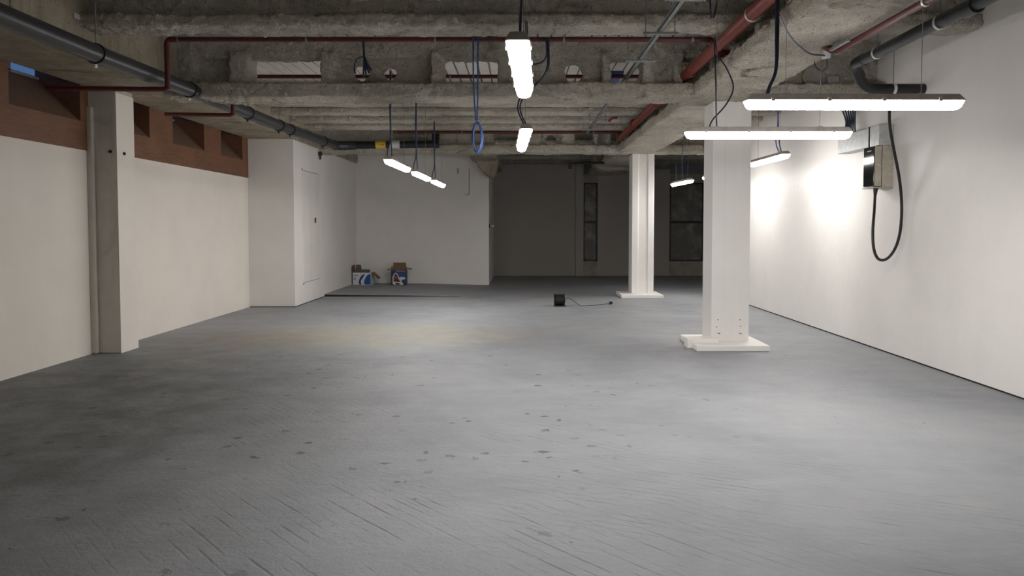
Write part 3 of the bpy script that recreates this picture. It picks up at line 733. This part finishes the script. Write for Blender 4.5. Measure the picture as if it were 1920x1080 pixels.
cable('hanging_cable', 'pair of dark cables hanging over the joist near the thick red pipe', [
    [at(1331, -20, 7.0), at(1332, 15, 7.0), at(1333, 34, 7.02)], [at(1350, -20, 7.0), at(1342, 15, 7.0), at(1338, 34, 7.02)]], .008, 'navy')
cable('slack_cable', 'thin dark cable stretching sideways from the blue coil to the middle beam', [[at(889, 274, 7.9), at(872, 281, 11), at(858, 286, 15.75)]], .006, 'dark_gap')

# ------------------------------------------------------------------ electrical unit on the right wall
t = thing('cable_trunking', 'galvanised steel trunking box fixed along the white wall above the electrical unit', 'trunking', (4.2, 9.3, 2.46))
f = MB(); f.box((4.19, 8.76, 2.455), (XR, 9.90, 2.685), .006); link('duct', f, 'steel', t)
link('end_section', MB().box((4.183, 8.752, 2.45), (XR, 8.98, 2.69), .004), 'steel', t)
link('joint_strip', MB().box((4.18, 8.98, 2.448), (XR-.001, 9.01, 2.692)), 'dark_gap', t)
cable('riser_cable', 'bundle of blue and black cables rising out of the steel trunking', [
    [(4.26-.015*k, 9.55+.04*k, 2.66), (4.24, 9.52+.05*k, 2.85), (4.28, 9.6+.08*k, 3.06)] for k in range(6)], .011, 'navy')
t = thing('electrical_unit', 'black and beige electrical unit on the white wall under the steel trunking', 'electrical unit', (4.26, 8.9, 1.97))
link('back_box', MB().box((4.235, 8.765, 1.965), (XR, 9.03, 2.45), .006), 'beige', t)
d = link('door', MB().box((4.145, 8.76, 1.975), (4.225, 9.03, 2.44), .005), 'beige', t)
link('glass_front', MB().box((4.134, 8.765, 1.978), (4.146, 9.025, 2.437), .003), 'gloss_black', d)
link('maker_mark', MB().box((4.1325, 8.83, 2.385), (4.1345, 8.93, 2.397)), 'white_sticker', d)
link('latch', MB().cyl((4.185, 8.762, 2.22), (4.185, 8.752, 2.22), .012, 12), 'clip', d)
link('hinge_gap', MB().box((4.222, 8.775, 1.98), (4.238, 9.02, 2.435)), 'dark_gap', t)
link('base_rail', MB().box((4.13, 8.755, 1.95), (XR, 9.04, 1.968), .003), 'housing', t)
link('cable_gland', MB().tube([(4.19, 8.82, 1.955), (4.185, 8.82, 1.90), (4.18, 8.815, 1.86)], [.028, .022, .016], 14), 'black', t, smooth=True)
tag(link('supply_cable', MB().tube([(4.18, 8.815, 1.89), (4.13, 8.72, 1.70), (4.085, 8.65, 1.45), (4.085, 8.62, 1.25), (4.13, 8.60, 1.13), (4.20, 8.55, 1.13), (4.27, 8.50, 1.25),
    (4.30, 8.45, 1.45), (4.295, 8.42, 1.75), (4.24, 8.38, 2.05), (4.15, 8.33, 2.35), (4.07, 8.27, 2.6), (4.03, 8.2, 2.8), (4.03, 8.15, 2.915)], .0165, 12, 7), 'black', smooth=True),
    'thick black cable looping below the electrical unit on the white wall', 'cable')
t = thing('wall_socket', 'small grey switch plate on the white wall beside the electrical unit', 'switch', (XR, 9.18, 2.33))
link('plate', MB().box((XR-.012, 9.13, 2.32), (XR, 9.24, 2.44), .003), 'greyplate', t)
for z in (2.35, 2.395): link('rocker', MB().box((XR-.016, 9.155, z), (XR-.011, 9.215, z+.025), .002), 'white_sticker', t)

# ------------------------------------------------------------------ conduits and bracket at the rear
t = thing('rear_conduit', 'black conduit with a drop box under the dark rear ceiling', 'conduit', at(1100, 305, 18.5))
a, b = at(1066, 306, 18.5), at(1138, 305, 18.5)
link('tube', MB().cyl(a, b, .03, 12), 'black', t, smooth=True)
link('drop_box', MB().box(a+Vector((0, -.05, -.14)), a+Vector((.08, .05, .02)), .006), 'black', t)
t = thing('wall_bracket', 'small dark bracket on the free edge of the white rear wall', 'bracket', at(922, 423, 19.4))
a = at(917, 424, 19.3)
link('plate', MB().box((-.80, 19.22, a.z-.04), (-.77, 19.36, a.z+.05), .004), 'dark_gap', t)
link('arm', MB().box((-.77, 19.27, a.z-.02), (-.66, 19.31, a.z+.03), .004), 'housing', t)
cable('surface_wire', 'thin wire running down the white rear wall to an L-shaped end', [[(-1.30, 19.19, 2.98), (-1.30, 19.19, 2.6), (-1.30, 19.19, 2.34), (-1.33, 19.19, 2.33), (-1.42, 19.19, 2.325)]], .008, 'greyplate')
tag(link('wall_hook', MB().box((-1.60, 19.185, 2.86), (-1.585, 19.2, 3.0)), 'dark_gap'), 'short black strip at the top of the white rear wall', 'strip')

# ------------------------------------------------------------------ cardboard boxes
t = thing('cardboard_box', 'open white and blue printed cardboard box in the corner by the white wall', 'box', (-3.93, 18.75, .05))
bx0, bx1, by0, by1, bz0, bz1 = -4.17, -3.70, 18.55, 18.90, .045, .355
k = .006
f = MB(); f.box((bx0, by0, bz0), (bx1, by0+k, bz1)); f.box((bx0, by1-k, bz0), (bx1, by1, bz1)); f.box((bx0, by0, bz0), (bx0+k, by1, bz1)); f.box((bx1-k, by0, bz0), (bx1, by1, bz1)); f.box((bx0, by0, bz0), (bx1, by1, bz0+k))
link('carton', f, 'white_print', t)
link('front_flap', MB().prism([(bx0, by0, bz1), (bx1-.03, by0, bz1), (bx1-.05, by0+.10, bz1+.075), (bx0+.04, by0+.10, bz1+.075)], (0, .004, .003)), 'card_grey', t)
link('side_flap', MB().prism([(bx0, by0, bz1), (bx0, by1, bz1), (bx0-.02, by1-.02, bz1+.19), (bx0-.01, by0+.02, bz1+.17)], (.005, 0, 0)), 'card', t)
link('back_flap', MB().prism([(bx0, by1, bz1), (bx0+.17, by1, bz1), (bx0+.13, by1+.03, bz1+.18), (bx0+.01, by1+.03, bz1+.18)], (0, .005, 0)), 'card', t)
link('hanging_flap', MB().prism([(bx1, by0+.02, bz1), (bx1, by1-.02, bz1), (bx1+.17, by1-.03, bz1-.14), (bx1+.17, by0+.04, bz1-.17)], (.004, 0, .004)), 'card', t)
pr = thing  # printed shapes lie on the carton's front
yf = by0-.0015
def art(name, pts, mat, lay=0):
    link(name, MB().prism([(x, yf-.0006*lay, z) for x, z in pts], (0, .0012, 0)), mat, t)
def curve(pts, k=6): return [(v.x, v.y) for v in catmull([Vector((x, z, 0)) for x, z in pts], k)]
art('blue_field', curve([(-3.72, .315), (-3.78, .31), (-3.85, .22), (-3.885, .12), (-3.86, .06)])+[(-3.72, .06)], 'blue_print', 1)
art('navy_band', curve([(-3.90, .315), (-3.96, .26), (-4.01, .15), (-4.0, .06)])+curve([(-3.95, .06), (-3.96, .15), (-3.90, .25), (-3.86, .315)]), 'navy_print', 1)
art('pale_edge', [(-3.72, .05), (-3.705, .05), (-3.705, .345), (-3.72, .345)], 'pale_blue_print', 1)
for z0, x1 in ((.29, -4.02), (.275, -4.03), (.225, -4.08), (.205, -4.085), (.185, -4.08)):
    art('print_line', [(-4.14, z0), (x1, z0), (x1, z0+.012), (-4.14, z0+.012)], 'card_grey', 1)
t = thing('cardboard_box', 'tall open dark printed cardboard box with spread flaps against the white rear wall', 'box', (-3.03, 18.75, .04))
bx0, bx1, by0, by1, bz0, bz1 = -3.21, -2.85, 18.55, 18.86, .04, .43
f = MB(); f.box((bx0, by0, bz0), (bx1, by0+k, bz1)); f.box((bx0, by1-k, bz0), (bx1, by1, bz1)); f.box((bx0, by0, bz0), (bx0+k, by1, bz1)); f.box((bx1-k, by0, bz0), (bx1, by1, bz1)); f.box((bx0, by0, bz0), (bx1, by1, bz0+k))
link('carton', f, 'navy_print', t)
link('back_flap', MB().prism([(bx0, by1, bz1), (bx1-.02, by1, bz1), (bx1-.04, by1+.04, bz1+.16), (bx0, by1+.04, bz1+.16)], (0, .005, 0)), 'card', t)
link('front_flap', MB().prism([(bx0, by0, bz1), (bx1, by0, bz1), (bx1, by0+.06, bz1+.07), (bx0, by0+.06, bz1+.07)], (0, .004, .003)), 'card', t)
link('spread_flap', MB().prism([(bx0, by0+.01, bz1), (bx0, by1-.01, bz1), (bx0-.12, by1-.02, bz1-.0), (bx0-.13, by0+.03, bz1-.02)], (0, 0, .005)), 'card', t)
link('spread_flap', MB().prism([(bx1, by0+.01, bz1+.04), (bx1, by1-.01, bz1+.04), (bx1+.13, by1-.02, bz1+.01), (bx1+.13, by0+.03, bz1-.01)], (0, 0, .005)), 'card_grey', t)
yf = by0-.0015
art('violet_band', [(-3.12, .37), (-2.86, .37), (-2.86, .425), (-3.05, .425)], 'violet_print', 1)
art('red_strip', [(-2.99, .43), (-2.86, .43), (-2.86, .41), (-2.99, .41)], 'darkred_print', 2)
art('outline', [(-3.17, .08), (-3.175, .24), (-3.13, .335), (-3.09, .355), (-3.055, .335), (-2.99, .20), (-2.90, .07), (-2.93, .05), (-3.12, .05)], 'white_print', 2)
art('figure', [(-3.145, .14), (-3.15, .24), (-3.11, .32), (-3.08, .33), (-3.05, .28), (-3.01, .18), (-2.98, .13)], 'rust_print', 3)
art('figure_shadow', [(-3.14, .13), (-3.145, .19), (-3.03, .20), (-2.98, .12)], 'darkred_print', 4)
art('figure_top', [(-3.13, .28), (-3.11, .32), (-3.08, .33), (-3.05, .28)], 'ink', 4)
art('blue_panel', [(-3.0, .26), (-2.87, .26), (-2.87, .34), (-3.03, .34)], 'blue_print', 1)
art('pale_panel', [(-2.98, .16), (-2.865, .16), (-2.865, .25), (-3.0, .25)], 'white_print', 1)
art('dark_spot', [(-2.94, .14), (-2.90, .12), (-2.87, .15), (-2.87, .19), (-2.92, .19)], 'navy_print', 3)
art('dark_scribble', [(-3.12, .07), (-3.06, .11), (-3.0, .09), (-2.97, .06), (-3.08, .055)], 'ink', 3)

# ------------------------------------------------------------------ cable reel on the floor
q = at(1050, 575, 13.95)
t = thing('cable_reel', 'small black extension cable reel standing on the grey floor', 'cable reel', (q.x, q.y+.12, 0))
cx, cy, cr = q.x, q.y+.12, .118
link('winding', MB().tube([(cx-.085, cy, cr), (cx+.07, cy, cr)], .100, 28), 'black', t, smooth=True)
m = MB()
for i in range(9): m.ring((cx-.075+.017*i, cy, cr), (1, 0, 0), .095, .109, .014, 28)
link('cable_turn', m, 'black', t, smooth=True)
for x in (cx-.10, cx+.085): link('flange', MB().cyl((x-.008, cy, cr), (x+.008, cy, cr), cr, 32), 'black_plastic', t, smooth=True)
link('hub', MB().cyl((cx+.09, cy, cr), (cx+.115, cy, cr), .05, 20), 'greyplate', t, smooth=True)
link('foot', MB().box((cx-.11, cy-.10, 0), (cx+.12, cy-.07, .02), .004), 'black_plastic', t)
pl = at(1145, 566.5, 14.4)
link('lead', MB().tube([(cx+.08, cy-.06, .155), (cx+.17, cy-.05, .15), (cx+.24, cy-.05, .12), (cx+.33, cy-.04, .05), (cx+.40, cy-.03, .008), (cx+.55, cy+.05, .006), (pl.x-.22, 14.25, .006), (pl.x-.03, 14.37, .02)], .006, 8, 6), 'black', t, smooth=True)
pg = link('plug', MB().box((pl.x-.03, 14.34, .006), (pl.x+.03, 14.40, .06), .008), 'black_plastic', t)
for dx in (-.012, .012): link('pin', MB().cyl((pl.x+dx, 14.37, .058), (pl.x+dx, 14.37, .08), .004, 8), 'clip', pg)
